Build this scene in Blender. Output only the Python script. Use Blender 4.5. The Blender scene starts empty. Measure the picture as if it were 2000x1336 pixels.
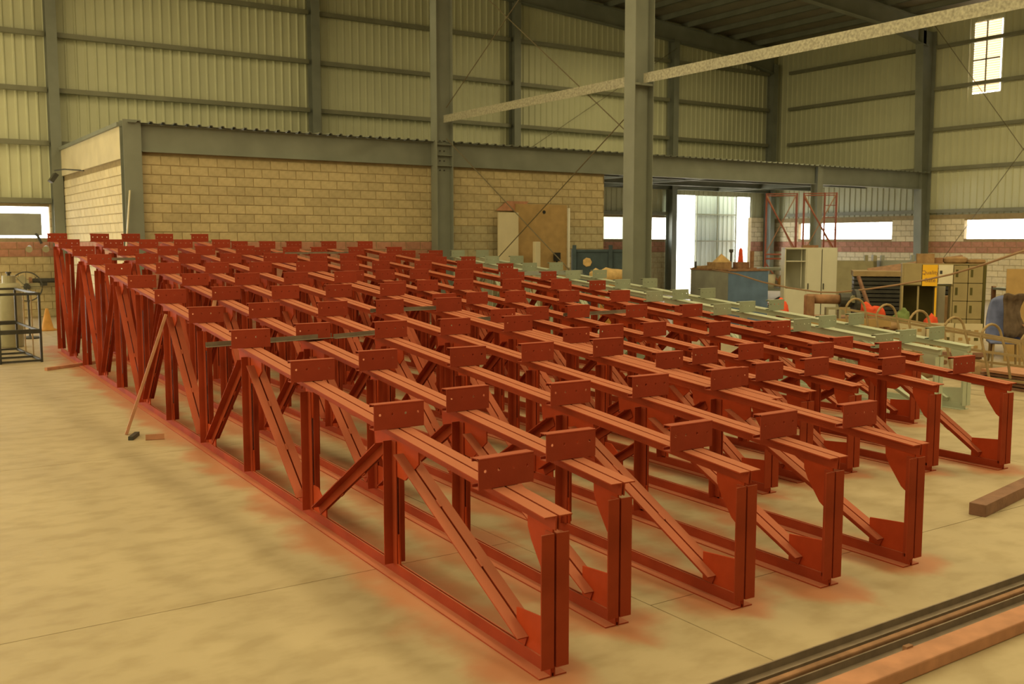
import bpy, bmesh, math, random
from math import sin, cos, pi, radians as R
from mathutils import Vector, Matrix
random.seed(7)
S = bpy.context.scene
COL = S.collection

# ---------------------------------------------------------------- camera, sky, lights, exposure
cam = bpy.data.cameras.new('camera')
cam.lens = 34.99; cam.sensor_width = 36; cam.clip_end = 300
cam.dof.use_dof = True; cam.dof.focus_distance = 8.0; cam.dof.aperture_fstop = 4.0
co = bpy.data.objects.new('camera', cam); COL.objects.link(co)
co.location = (0, 0, 2.0); co.rotation_euler = (R(90 - 5.757), 0, R(-33.8))
S.camera = co
W = bpy.data.worlds.new('world'); S.world = W; W.use_nodes = True
bg = W.node_tree.nodes['Background']; bg.inputs[0].default_value = (1, .985, .92, 1); bg.inputs[1].default_value = 8.0
S.view_settings.view_transform = 'Standard'; S.view_settings.look = 'None'
S.view_settings.gamma = 1; S.view_settings.use_curve_mapping = False
S.view_settings.exposure = 0.0

def area(name, loc, rot, sx, sy, power, col):
    l = bpy.data.lights.new(name, 'AREA'); l.shape = 'RECTANGLE'; l.size = sx; l.size_y = sy
    l.energy = power; l.color = col
    o = bpy.data.objects.new(name, l); COL.objects.link(o); o.location = loc; o.rotation_euler = rot
    return o
WARM = (1, .79, .38)
area('assumed_side_fill', (-7.7, 14, 4.4), (0, R(-90), 0), 7, 28, 1180, WARM)     # unseen warm fill added inside the closed left wall; side opening only assumed
for i, x in enumerate((-4.5, 1.5, 7.5)):
    area('overhead_fill', (x, 10, 9.5), (0, 0, 0), 1.6, 30, 690, WARM)             # unseen warm strips added under the roof as overhead fill
area('overhead_fill', (13.5, 0, 9.6), (0, 0, 0), 1.6, 20, 1000, WARM)  # added fill, unseen, brightens the right-front floor and front faces
area('overhead_fill', (23, 13, 9.2), (0, 0, 0), 1.6, 24, 1200, WARM)  # added fill, unseen, brightens the right wall

# ---------------------------------------------------------------- materials
def mat(name, col, rough=.6, var=.12, scale=6.0, bump=0.0, bscale=40., metal=0.0, col2=None, rnd=0.0, spec=.4):
    m = bpy.data.materials.new(name); m.use_nodes = True
    nt = m.node_tree; b = nt.nodes['Principled BSDF']
    b.inputs['Roughness'].default_value = rough; b.inputs['Metallic'].default_value = metal
    b.inputs['Specular IOR Level'].default_value = spec
    tc = nt.nodes.new('ShaderNodeTexCoord')
    n = nt.nodes.new('ShaderNodeTexNoise'); n.inputs['Scale'].default_value = scale; n.inputs['Detail'].default_value = 5
    nt.links.new(tc.outputs['Object'], n.inputs['Vector'])
    r = nt.nodes.new('ShaderNodeValToRGB'); r.color_ramp.elements[0].position = .3; r.color_ramp.elements[1].position = .7
    c2 = col2 if col2 else tuple(min(1, c * (1 + var)) for c in col)
    c1 = tuple(c * (1 - var) for c in col)
    r.color_ramp.elements[0].color = (*c1, 1); r.color_ramp.elements[1].color = (*c2, 1)
    nt.links.new(n.outputs['Fac'], r.inputs['Fac'])
    out = r.outputs['Color']
    if rnd:
        oi = nt.nodes.new('ShaderNodeObjectInfo'); mr = nt.nodes.new('ShaderNodeMapRange')
        mr.inputs['To Min'].default_value = 1 - rnd; mr.inputs['To Max'].default_value = 1 + rnd
        nt.links.new(oi.outputs['Random'], mr.inputs['Value'])
        mx = nt.nodes.new('ShaderNodeVectorMath'); mx.operation = 'SCALE'
        nt.links.new(out, mx.inputs[0]); nt.links.new(mr.outputs[0], mx.inputs['Scale']); out = mx.outputs[0]
    nt.links.new(out, b.inputs['Base Color'])
    if bump:
        n2 = nt.nodes.new('ShaderNodeTexNoise'); n2.inputs['Scale'].default_value = bscale; n2.inputs['Detail'].default_value = 4
        nt.links.new(tc.outputs['Object'], n2.inputs['Vector'])
        bp = nt.nodes.new('ShaderNodeBump'); bp.inputs['Strength'].default_value = bump; bp.inputs['Distance'].default_value = .01
        nt.links.new(n2.outputs['Fac'], bp.inputs['Height']); nt.links.new(bp.outputs[0], b.inputs['Normal'])
    return m
M = dict(
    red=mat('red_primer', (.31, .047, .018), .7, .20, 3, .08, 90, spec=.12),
    red_fresh=mat('fresh_red_primer', (.38, .050, .015), .7, .16, 4, .08, 90, spec=.12),
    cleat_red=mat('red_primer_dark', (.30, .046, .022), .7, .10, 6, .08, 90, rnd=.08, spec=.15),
    green=mat('pale_green_primer', (.47, .52, .42), .6, .06, 4),
    cleat_green=mat('grey_green_primer', (.30, .34, .27), .6, .06, 5, rnd=.06),
    sheet=mat('cream_wall_sheet', (.56, .58, .42), .5, .07, .6),
    sheet_out=mat('outside_sheet', (.5, .56, .56), .5, .05, .6),
    deck=mat('roof_sheet', (.24, .22, .18), .6, .15, 1),
    steel=mat('grey_painted_steel', (.205, .225, .195), .5, .12, 1.5),
    girt=mat('grey_green_girt', (.20, .205, .15), .5, .1, 2),
    galv=mat('galvanised_steel', (.36, .35, .28), .42, .32, 24, metal=.25),
    block=mat('sand_block', (.50, .415, .25), .9, .13, 9, .5, 70, rnd=.10),
    block_dull=mat('dull_block', (.42, .37, .24), .9, .13, 9, .5, 70, rnd=.10),
    block_pale=mat('pale_block', (.66, .58, .40), .9, .10, 9, .5, 70, rnd=.07),
    block_red=mat('red_painted_block', (.42, .21, .15), .85, .2, 7, .5, 70, rnd=.10),
    mortar=mat('mortar', (.30, .235, .13), .95, .15, 8),
    fascia=mat('plastered_beam', (.60, .54, .38), .8, .08, 2),
    dark=mat('dark_steel', (.045, .045, .04), .5, .2, 8),
    strip=mat('bare_dark_strip', (.20, .155, .12), .45, .2, 10),
    rust=mat('rusty_steel', (.28, .15, .085), .75, .25, 9),
    barred=mat('dusty_red_bar', (.47, .23, .14), .75, .15, 9),
    wood=mat('weathered_timber', (.24, .13, .09), .8, .2, 8, .3, 40),
    rod=mat('brace_rod', (.12, .10, .06), .6, .1, 5),
    cage=mat('dusty_tan_steel', (.34, .245, .13), .7, .15, 6),
    blue=mat('blue_paint', (.12, .20, .36), .55, .2, 3),
    bluegrey=mat('grey_blue_paint', (.30, .32, .30), .55, .15, 2.5),
    navy=mat('dark_blue_paint', (.045, .075, .10), .6, .25, 4),
    cream=mat('cream_paint', (.62, .56, .40), .5, .05, 3),
    cabinet=mat('white_cabinet_paint', (.62, .62, .53), .45, .05, 3),
    ply=mat('brown_plywood', (.42, .28, .12), .8, .12, 5),
    locker=mat('tan_locker_paint', (.34, .28, .15), .55, .1, 4),
    olive=mat('olive_dark_paint', (.09, .08, .02), .6, .2, 4),
    yellow=mat('yellow_sign', (.85, .50, .03), .6, .04, 4),
    white=mat('dusty_white', (.72, .68, .56), .7, .06, 6),
    orange=mat('orange_wood', (.50, .25, .06), .75, .2, 7),
    cloth=mat('tan_cloth', (.62, .43, .20), .9, .2, 8, .5, 20),
    redcloth=mat('red_cloth', (.75, .09, .03), .8, .2, 8, .4, 20),
    brownsack=mat('brown_sacking', (.33, .21, .11), .95, .25, 8, .5, 25),
    scaf=mat('red_oxide_tube', (.27, .075, .045), .6, .2, 6),
    tank=mat('dull_grey_green_tank', (.32, .30, .20), .45, .12, 5),
    rope=mat('dusty_cable', (.33, .21, .13), .8, .1, 6),
    brightblue=mat('bright_blue_plastic', (.04, .25, .75), .4, .1, 6),
    chairblue=mat('faded_blue_plastic', (.13, .16, .34), .6, .25, 6),
    jacket=mat('dark_jacket', (.12, .085, .06), .95, .2, 12, .4, 40),
    paleblue=mat('pale_blue_paint', (.28, .36, .42), .6, .1, 5),
    profile=mat('dark_profile', (.05, .05, .047), .4, .2, 5),
    green2=mat('green_cloth', (.16, .22, .07), .8, .2, 8),
    hole=mat('black_recess', (.02, .02, .02), .8, .1, 4),
    ground=mat('sandy_ground', (.62, .56, .46), .9, .1, .5),
    chalkwhite=mat('white_trim', (.8, .8, .75), .6, .04, 4),
)
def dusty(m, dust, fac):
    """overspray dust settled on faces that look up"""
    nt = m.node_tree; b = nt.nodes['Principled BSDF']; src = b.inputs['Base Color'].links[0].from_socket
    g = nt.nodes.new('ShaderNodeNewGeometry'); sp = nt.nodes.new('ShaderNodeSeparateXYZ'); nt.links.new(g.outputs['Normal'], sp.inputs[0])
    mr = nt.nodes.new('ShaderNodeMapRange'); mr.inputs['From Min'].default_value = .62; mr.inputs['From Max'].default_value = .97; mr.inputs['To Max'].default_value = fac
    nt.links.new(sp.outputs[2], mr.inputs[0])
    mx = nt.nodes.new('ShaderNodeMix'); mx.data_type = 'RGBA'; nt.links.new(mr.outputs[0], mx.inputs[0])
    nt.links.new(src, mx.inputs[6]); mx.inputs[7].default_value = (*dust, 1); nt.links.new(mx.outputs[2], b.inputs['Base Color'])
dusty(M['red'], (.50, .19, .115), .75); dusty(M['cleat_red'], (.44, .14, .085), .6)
# translucent daylight panel
m = bpy.data.materials.new('translucent_louvre'); m.use_nodes = True; nt = m.node_tree
b = nt.nodes['Principled BSDF']; b.inputs['Base Color'].default_value = (.9, .82, .7, 1)
tr = nt.nodes.new('ShaderNodeBsdfTranslucent'); tr.inputs[0].default_value = (.85, .74, .58, 1)
mx = nt.nodes.new('ShaderNodeMixShader'); mx.inputs[0].default_value = .7
nt.links.new(b.outputs[0], mx.inputs[1]); nt.links.new(tr.outputs[0], mx.inputs[2])
nt.links.new(mx.outputs[0], nt.nodes['Material Output'].inputs['Surface']); M['louvre'] = m

# trusses: near end (x, y), heading in degrees clockwise from +Y, kind, colour, label
TRUSS = [
    (2.615, 3.567, 2.17, 1, 'red'), (3.258, 3.878, 2.63, 1, 'red'), (3.993, 3.695, 1.90, 1, 'red'),
    (4.673, 3.652, 1.60, 1, 'red'), (5.395, 3.612, 1.36, 1, 'red'), (6.036, 5.323, 1.93, 2, 'red'),
    (6.562, 5.420, 2.29, 2, 'red'), (7.172, 5.413, 2.09, 2, 'red'), (7.797, 5.064, 2.00, 2, 'red'),
    (8.397, 4.757, 2.33, 2, 'red'), (9.016, 6.565, 2.95, 3, 'red'), (9.704, 6.538, 2.68, 3, 'mix'),
    (10.40, 6.720, 2.50, 3, 'green'), (11.051, 6.769, 2.44, 3, 'green')]

def floor_mat():
    m = bpy.data.materials.new('concrete_floor'); m.use_nodes = True; nt = m.node_tree; L = nt.links
    b = nt.nodes['Principled BSDF']; b.inputs['Roughness'].default_value = .55; b.inputs['Specular IOR Level'].default_value = .35
    g = nt.nodes.new('ShaderNodeNewGeometry'); sx = nt.nodes.new('ShaderNodeSeparateXYZ'); L.new(g.outputs['Position'], sx.inputs[0])
    def ma(op, a, b_=None):
        n = nt.nodes.new('ShaderNodeMath'); n.operation = op
        for i, v in enumerate((a, b_)):
            if v is None: continue
            if isinstance(v, (int, float)): n.inputs[i].default_value = v
            else: L.new(v, n.inputs[i])
        return n.outputs[0]
    X, Y = sx.outputs[0], sx.outputs[1]
    dist = None
    for (x, y, a, k, c) in TRUSS:
        if c == 'green': continue
        t = math.tan(R(a)); ln = (17.0, 14.6, 12.2)[k - 1]
        dx = ma('ABSOLUTE', ma('SUBTRACT', ma('SUBTRACT', X, ma('MULTIPLY', Y, t)), x - t * y))
        dy = ma('MAXIMUM', ma('MAXIMUM', ma('SUBTRACT', y, Y), ma('SUBTRACT', Y, y + ln)), 0)
        d = ma('ADD', dx, dy)
        dist = d if dist is None else ma('MINIMUM', dist, d)
    def noise(scale, det=4, st=None):
        n = nt.nodes.new('ShaderNodeTexNoise'); n.inputs['Scale'].default_value = scale; n.inputs['Detail'].default_value = det
        if st:
            mp = nt.nodes.new('ShaderNodeMapping'); mp.inputs['Scale'].default_value = st; L.new(g.outputs['Position'], mp.inputs[0]); L.new(mp.outputs[0], n.inputs[0])
        else: L.new(g.outputs['Position'], n.inputs[0])
        return n.outputs['Fac']
    def ramp(f, p0, c0, p1, c1):
        r = nt.nodes.new('ShaderNodeValToRGB'); e = r.color_ramp.elements
        e[0].position = p0; e[0].color = c0; e[1].position = p1; e[1].color = c1; L.new(f, r.inputs[0]); return r.outputs[0]
    base = ramp(noise(.9, 7, (1.0, .75, 1)), .3, (.415, .34, .225, 1), .75, (.49, .41, .272, 1))
    dirt = ramp(noise(4.5, 11, (.8, 1.25, 1)), .36, (.82, .79, .74, 1), .56, (1, 1, 1, 1))
    mul = nt.nodes.new('ShaderNodeMix'); mul.data_type = 'RGBA'; mul.blend_type = 'MULTIPLY'; mul.inputs[0].default_value = .8
    L.new(base, mul.inputs[6]); L.new(dirt, mul.inputs[7])
    # overspray of red primer along the trusses
    nz = ma('MULTIPLY', ma('SUBTRACT', noise(1.9, 7), .5), .70)
    f = ma('ADD', dist, nz)
    mr = nt.nodes.new('ShaderNodeMapRange'); mr.interpolation_type = 'SMOOTHSTEP'
    mr.inputs['From Min'].default_value = .38; mr.inputs['From Max'].default_value = .10
    mr.inputs['To Min'].default_value = 0; mr.inputs['To Max'].default_value = .85; L.new(f, mr.inputs['Value'])
    mx = nt.nodes.new('ShaderNodeMix'); mx.data_type = 'RGBA'; L.new(mr.outputs[0], mx.inputs[0])
    L.new(mul.outputs[2], mx.inputs[6]); mx.inputs[7].default_value = (.43, .165, .085, 1)
    L.new(mx.outputs[2], b.inputs['Base Color'])
    bp = nt.nodes.new('ShaderNodeBump'); bp.inputs['Strength'].default_value = .12; bp.inputs['Distance'].default_value = .02
    L.new(noise(6, 6), bp.inputs['Height']); L.new(bp.outputs[0], b.inputs['Normal'])
    return m
M['floor'] = floor_mat()

# ---------------------------------------------------------------- mesh helpers
class MB:
    def __init__(self): self.v = []; self.f = []
    def add(self, vs, fs):
        n = len(self.v); self.v += [tuple(v) for v in vs]; self.f += [tuple(i + n for i in f) for f in fs]; return self
    def box(self, x0, x1, y0, y1, z0, z1, mx=None):
        vs = [Vector((x, y, z)) for x in (x0, x1) for y in (y0, y1) for z in (z0, z1)]
        if mx: vs = [mx @ v for v in vs]
        return self.add(vs, [(0, 1, 3, 2), (4, 6, 7, 5), (0, 4, 5, 1), (2, 3, 7, 6), (0, 2, 6, 4), (1, 5, 7, 3)])
    def cbox(self, c, s, mx=None):
        return self.box(c[0] - s[0] / 2, c[0] + s[0] / 2, c[1] - s[1] / 2, c[1] + s[1] / 2, c[2] - s[2] / 2, c[2] + s[2] / 2, mx)
    def sweep(self, poly, p0, p1, a, b):
        """closed 2-D outline poly (in axes a, b) swept from p0 to p1"""
        n = len(poly); p0, p1, a, b = Vector(p0), Vector(p1), Vector(a), Vector(b)
        vs = [p + a * q[0] + b * q[1] for p in (p0, p1) for q in poly]
        fs = [(i, (i + 1) % n, n + (i + 1) % n, n + i) for i in range(n)] + [tuple(reversed(range(n))), tuple(range(n, 2 * n))]
        return self.add(vs, fs)
    def tube(self, pts, r, n=8, closed=False):
        pts = [Vector(p) for p in pts]; m = len(pts); up = Vector((0, 0, 1)); rings = []; base = len(self.v)
        for i, p in enumerate(pts):
            t = (pts[min(i + 1, m - 1)] - pts[max(i - 1, 0)]) if not closed else (pts[(i + 1) % m] - pts[i - 1])
            t.normalize(); u = t.cross(up)
            if u.length < .05: u = t.cross(Vector((1, 0, 0)))
            u.normalize(); w = u.cross(t)
            rr = r[i] if isinstance(r, (list, tuple)) else r
            self.v += [tuple(p + (u * cos(2 * pi * k / n) + w * sin(2 * pi * k / n)) * rr) for k in range(n)]
        for i in range(m if closed else m - 1):
            j = (i + 1) % m
            for k in range(n):
                k2 = (k + 1) % n
                self.f.append((base + i * n + k, base + i * n + k2, base + j * n + k2, base + j * n + k))
        if not closed:
            self.f.append(tuple(base + k for k in reversed(range(n)))); self.f.append(tuple(base + (m - 1) * n + k for k in range(n)))
        return self
    def lathe(self, prof, c=(0, 0, 0), n=24):
        base = len(self.v); m = len(prof)
        for (r, z) in prof:
            self.v += [(c[0] + r * cos(2 * pi * k / n), c[1] + r * sin(2 * pi * k / n), c[2] + z) for k in range(n)]
        for i in range(m - 1):
            for k in range(n):
                k2 = (k + 1) % n; self.f.append((base + i * n + k, base + i * n + k2, base + (i + 1) * n + k2, base + (i + 1) * n + k))
        self.f.append(tuple(base + k for k in reversed(range(n)))); self.f.append(tuple(base + (m - 1) * n + k for k in range(n)))
        return self
    def mesh(self, name, m):
        me = bpy.data.meshes.new(name); me.from_pydata(self.v, [], self.f); me.update()
        bm = bmesh.new(); bm.from_mesh(me); bmesh.ops.recalc_face_normals(bm, faces=bm.faces); bm.to_mesh(me); bm.free()
        me.materials.append(M[m] if isinstance(m, str) else m); return me
    def build(self, name, m, parent=None, smooth=False, bevel=0):
        me = self.mesh(name, m)
        if smooth:
            for p in me.polygons: p.use_smooth = True
        o = put(name, me, parent)
        if bevel:
            md = o.modifiers.new('bevel', 'BEVEL'); md.width = bevel; md.segments = 2; md.limit_method = 'ANGLE'
        return o
def put(name, me, parent=None, loc=(0, 0, 0), rot=(0, 0, 0)):
    o = bpy.data.objects.new(name, me); COL.objects.link(o); o.location = loc; o.rotation_euler = rot
    if parent: o.parent = parent
    return o
def thing(name, label, cat, loc=(0, 0, 0), rz=0, group=None):
    o = bpy.data.objects.new(name, None); COL.objects.link(o); o.empty_display_size = .2
    o.location = loc; o.rotation_euler = (0, 0, rz); o['label'] = label; o['category'] = cat
    if group: o['group'] = group
    return o
def tag(o, label, cat, group=None):
    o['label'] = label; o['category'] = cat
    if group: o['group'] = group
    return o
def structure(o): o['kind'] = 'structure'; return o

# ---------------------------------------------------------------- floor
fl = MB().box(-8.2, 33.2, -12.2, 29.2, -.22, -.02).build('floor', 'mortar'); structure(fl)
xe = [-8.2, -1.6, 3.6, 8.8, 14, 19.2, 24.4, 33.2]
for i in range(len(xe) - 1):
    ye = [-12.2, -3, 1.2, 5.4, 9.6, 13.8, 18.6, 23.6, 29.2] if xe[i + 1] <= 3.7 else [-12.2, -4.4, -.2, 4.0, 8.4, 13.2, 18.2, 23.2, 29.2]
    for j in range(len(ye) - 1):
        g = .003
        MB().box(xe[i] + g, xe[i + 1] - g, ye[j] + g, ye[j + 1] - g, -.02, 0).build('slab', 'floor', fl)

# ---------------------------------------------------------------- ribbed sheet walls
RIB = [(0, 0), (.17, 0), (.195, .032), (.225, .032), (.25, 0)]      # one rib pitch, offsets towards the room
def ribbed(mb, axis, u0, u1, z0, z1, c, sgn, pitch=.25, deep=1.0):
    n0 = math.floor(u0 / pitch); n1 = math.ceil(u1 / pitch); line = []
    for k in range(n0, n1 + 1):
        for (a, d) in RIB[:-1]:
            u = k * pitch + a * pitch / .25
            if u0 <= u <= u1: line.append((u, d * deep))
    line = [(u0, 0)] + line + [(u1, 0)]
    pts = [(u, c + sgn * d) for u, d in line]
    def V(u, w, z): return (u, w, z) if axis == 'x' else (w, u, z)
    base = len(mb.v)
    for (u, w) in pts: mb.v += [V(u, w, z0), V(u, w, z1), V(u, w - sgn * .006, z0), V(u, w - sgn * .006, z1)]
    for i in range(len(pts) - 1):
        a = base + i * 4; b_ = a + 4
        mb.f += [(a, b_, b_ + 1, a + 1), (a + 2, a + 3, b_ + 3, b_ + 2), (a, a + 2, b_ + 2, b_), (a + 1, b_ + 1, b_ + 3, a + 3)]
    a = base; mb.f.append((a, a + 1, a + 3, a + 2)); a = base + (len(pts) - 1) * 4; mb.f.append((a, a + 2, a + 3, a + 1))
def roof_z(x): return 9.95 + .072 * (32.6 - x) if x >= 12.4 else 11.4 - .072 * (12.4 - x)

YB, XR = 29.0, 32.6
mb = MB()
xs = [-8.2, 4.8, 12.1, 19.4, 26.7, 32.85]
for i in range(len(xs) - 1):
    top = min(roof_z(xs[i]), roof_z(xs[i + 1]))
    z0 = 3.0 if i < 4 else 3.82
    ribbed(mb, 'x', xs[i], xs[i + 1], z0, max(roof_z(xs[i]), roof_z(xs[i + 1])) + .1, YB + .1, -1)
ribbed(mb, 'x', 31.35, 32.6, 3.0, 3.82, YB + .1, -1)
wall_back = mb.build('wall_back', 'sheet'); structure(wall_back)
mb = MB()
ribbed(mb, 'y', -12.2, 19.28, 2.95, 10.1, XR + .1, -1)
ribbed(mb, 'y', 20.28, 29.1, 2.95, 10.1, XR + .1, -1)
ribbed(mb, 'y', 19.28, 20.28, 2.95, 7.06, XR + .1, -1); ribbed(mb, 'y', 19.28, 20.28, 9.45, 10.1, XR + .1, -1)
wall_right = mb.build('wall_right', 'sheet'); structure(wall_right)
mb = MB(); ribbed(mb, 'y', -12.2, 29.1, 0, 10.0, -8.2, 1); structure(mb.build('wall_left', 'sheet'))
mb = MB(); ribbed(mb, 'x', -8.2, 32.6, 0, 11.6, -12.2, 1); structure(mb.build('wall_front', 'sheet'))

def hsec(mb, x, y, z0, z1, depth, fw, along='x', t=.014):
    d, f = depth / 2, fw / 2
    if along == 'x':
        mb.box(x - d, x - d + t, y - f, y + f, z0, z1).box(x + d - t, x + d, y - f, y + f, z0, z1).box(x - d + t, x + d - t, y - t / 2, y + t / 2, z0, z1)
    else:
        mb.box(x - f, x + f, y - d, y - d + t, z0, z1).box(x - f, x + f, y + d - t, y + d, z0, z1).box(x - t / 2, x + t / 2, y - d + t, y + d - t, z0, z1)
    return mb
ZG = (3.02, 4.52, 5.90, 7.33, 8.78)
def zgirt(mb, axis, u0, u1, c, z, sgn):
    # C purlin: web towards the room, lips back to the sheet
    a, b_ = (c, c + sgn * .14) if sgn > 0 else (c + sgn * .14, c)
    fc = b_ if sgn > 0 else a
    for (lo, hi, z0, z1) in ((a, b_, z - .004, z), (a, b_, z + .116, z + .12), (fc - .004, fc + .004, z, z + .12)):
        if axis == 'x': mb.box(u0, u1, lo, hi, z0, z1)
        else: mb.box(lo, hi, u0, u1, z0, z1)
cols_b = [4.8, 12.1, 19.4, 26.7, 32.2]
for i in range(-1, 4):
    x0 = -8.0 if i < 0 else cols_b[i] + .13
    x1 = cols_b[i + 1] - .13
    for z in ZG + ((10.2,) if i in (0, 1) else ()):
        if i == 3 and z < 3.5: continue
        mb = MB(); zgirt(mb, 'x', x0, x1, YB - .02, z, -1); mb.build('girt', 'girt', wall_back)
for x in cols_b:
    hsec(MB(), x, YB - .2, 0, roof_z(x) - .75, .36, .26, 'y').build('column', 'steel', wall_back)
cols_r = [-8.2, -.7, 6.8, 14.3, 21.8, 28.4]
for j, y in enumerate(cols_r[:-1]):
    mb = MB()     # tapered rigid-frame leg
    for (x0t, x0b) in ((0, 0),):
        f = .15
        mb.add([(XR, y - f, 0), (XR, y + f, 0), (XR, y - f, 9.4), (XR, y + f, 9.4), (XR - .015, y - f, 0), (XR - .015, y + f, 0), (XR - .015, y - f, 9.4), (XR - .015, y + f, 9.4)],
               [(0, 1, 3, 2), (4, 6, 7, 5), (0, 4, 5, 1), (2, 3, 7, 6), (0, 2, 6, 4), (1, 5, 7, 3)])
        mb.add([(XR - .36, y - f, 0), (XR - .36, y + f, 0), (XR - .8, y - f, 9.4), (XR - .8, y + f, 9.4), (XR - .375, y - f, 0), (XR - .375, y + f, 0), (XR - .815, y - f, 9.4), (XR - .815, y + f, 9.4)],
               [(0, 1, 3, 2), (4, 6, 7, 5), (0, 4, 5, 1), (2, 3, 7, 6), (0, 2, 6, 4), (1, 5, 7, 3)])
        mb.add([(XR - .015, y - .006, 0), (XR - .36, y - .006, 0), (XR - .015, y - .006, 9.4), (XR - .8, y - .006, 9.4), (XR - .015, y + .006, 0), (XR - .36, y + .006, 0), (XR - .015, y + .006, 9.4), (XR - .8, y + .006, 9.4)],
               [(0, 1, 3, 2), (4, 6, 7, 5), (0, 4, 5, 1), (2, 3, 7, 6), (0, 2, 6, 4), (1, 5, 7, 3)])
    mb.build('column', 'steel', wall_right)
    y1 = min(cols_r[j + 1], 28.7)
    for z in ZG:
        mb = MB(); zgirt(mb, 'y', y + .17, y1 - .17, XR + .05, z, -1); mb.build('girt', 'girt', wall_right)

# translucent louvred panel high in the right wall
win = bpy.data.objects.new('window_1', None); COL.objects.link(win); win['kind'] = 'structure'
for k in range(30):
    z = 7.08 + k * .079
    MB().add([(XR + .10, 19.3, z), (XR + .10, 20.26, z), (XR + .05, 20.26, z + .085), (XR + .05, 19.3, z + .085),
              (XR + .106, 19.3, z), (XR + .106, 20.26, z), (XR + .056, 20.26, z + .085), (XR + .056, 19.3, z + .085)],
             [(0, 1, 2, 3), (7, 6, 5, 4), (0, 4, 5, 1), (2, 6, 7, 3), (0, 3, 7, 4), (1, 5, 6, 2)]).build('slat', 'louvre', win)
MB().box(XR, XR + .04, 19.76, 19.80, 7.06, 9.45).build('mullion', 'girt', win)
MB().box(XR, XR + .04, 19.3, 20.26, 8.15, 8.2).build('transom', 'girt', win)

# ---------------------------------------------------------------- block walls
def block_mesh(w, d, h, m):
    b = .012
    mb = MB()
    # chamfered front (facing -y), back at +y
    mb.add([(-w / 2, b, 0), (w / 2, b, 0), (w / 2, b, h), (-w / 2, b, h), (-w / 2 + b, 0, b), (w / 2 - b, 0, b), (w / 2 - b, 0, h - b), (-w / 2 + b, 0, h - b),
            (-w / 2, d, 0), (w / 2, d, 0), (w / 2, d, h), (-w / 2, d, h)],
           [(4, 5, 6, 7), (0, 1, 5, 4), (1, 2, 6, 5), (2, 3, 7, 6), (3, 0, 4, 7), (0, 8, 9, 1), (1, 9, 10, 2), (2, 10, 11, 3), (3, 11, 8, 0), (8, 11, 10, 9)])
    return mb.mesh('block', m)
BM = {}
def bmesh_of(w, m):
    k = (round(w, 3), m)
    if k not in BM: BM[k] = block_mesh(w, .06, .188, m)
    return BM[k]
def block_wall(name, axis, u0, u1, c, face, z0, zind, z1, mats, holes=(), thick=.19, core='mortar'):
    """blocks along u; face: +1/-1 direction of the visible face; rows below zind are joined as stuff"""
    mb = MB()
    segs = [(u0, u1, z0, z1)]
    for (a, b_, c0, c1) in holes:
        new = []
        for (s0, s1, t0, t1) in segs:
            if b_ <= s0 or a >= s1 or c1 <= t0 or c0 >= t1: new.append((s0, s1, t0, t1)); continue
            if s0 < a: new.append((s0, a, t0, t1))
            if b_ < s1: new.append((b_, s1, t0, t1))
            m0, m1 = max(s0, a), min(s1, b_)
            if t0 < c0: new.append((m0, m1, t0, c0))
            if c1 < t1: new.append((m0, m1, c1, t1))
        segs = new
    back = c - face * thick; fr = c - face * .012
    lo, hi = min(back, fr), max(back, fr)
    for (s0, s1, t0, t1) in segs:
        if axis == 'x': mb.box(s0, s1, lo, hi, t0, t1)
        else: mb.box(lo, hi, s0, s1, t0, t1)
    w = mb.build(name, core); structure(w)
    stuff = MB(); rz = {('x', -1): 0, ('x', 1): pi, ('y', -1): -pi / 2, ('y', 1): pi / 2}[(axis, face)]
    row = 0; z = z0
    while z + .199 <= z1 + .01:
        u = u0 - (.2 if row % 2 else 0)
        while u < u1 - .02:
            a, b_ = max(u, u0), min(u + .4, u1)
            parts = [(a, b_)]
            for (h0, h1, g0, g1) in holes:
                if z + .19 <= g0 + .02 or z >= g1 - .02: continue
                np_ = []
                for (p, q) in parts:
                    if q <= h0 or p >= h1: np_.append((p, q)); continue
                    if p < h0: np_.append((p, h0))
                    if q > h1: np_.append((h1, q))
                parts = np_
            for (p, q) in parts:
                wd = q - p - .012
                if wd < .05: continue
                mt = mats(z); mid = (p + q) / 2; jit = random.uniform(-.002, .003)
                loc = (mid, c + face * jit, z + .006) if axis == 'x' else (c + face * jit, mid, z + .006)
                if z >= zind - .01: put('block', bmesh_of(wd, mt), w, loc, (0, 0, rz))
                else:
                    mm = Matrix.Translation(loc) @ Matrix.Rotation(rz, 4, 'Z')
                    stuff.box(-wd / 2, wd / 2, 0, .05, 0, .188, mm)
            u += .4
        z += .2; row += 1
    if stuff.v:
        s = stuff.build('lower_courses', mats(zind), w); s['kind'] = 'stuff'
    return w
band = lambda base: (lambda z: 'block_red' if 1.57 < z < 1.95 else base)
block_wall('wall_office_front_left', 'x', 5.28, 12.36, 21.8, -1, 0, 1.6, 3.86, band('block'))
block_wall('wall_office_front_right', 'x', 12.44, 17.68, 21.8, -1, 0, 1.2, 3.86, lambda z: 'block_dull' if z < 2.35 else 'block')
block_wall('wall_office_left', 'y', 21.95, 28.9, 4.95, -1, 0, 1.2, 3.72, band('block_pale'))
block_wall('wall_back_plinth_left', 'x', .8, 5.0, YB, -1, 0, 0, 3.0, band('block'), holes=((-.5, 4.62, 2.1, 2.92),))
block_wall('wall_back_plinth_right', 'x', 17.8, 26.6, YB, -1, 0, 1.2, 3.0, band('block_dull'), holes=((18.4, 26.6, 2.1, 2.92),))
block_wall('wall_back_plinth_corner', 'x', 31.35, 32.6, YB, -1, 0, 1.0, 3.0, band('block_pale'))
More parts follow.
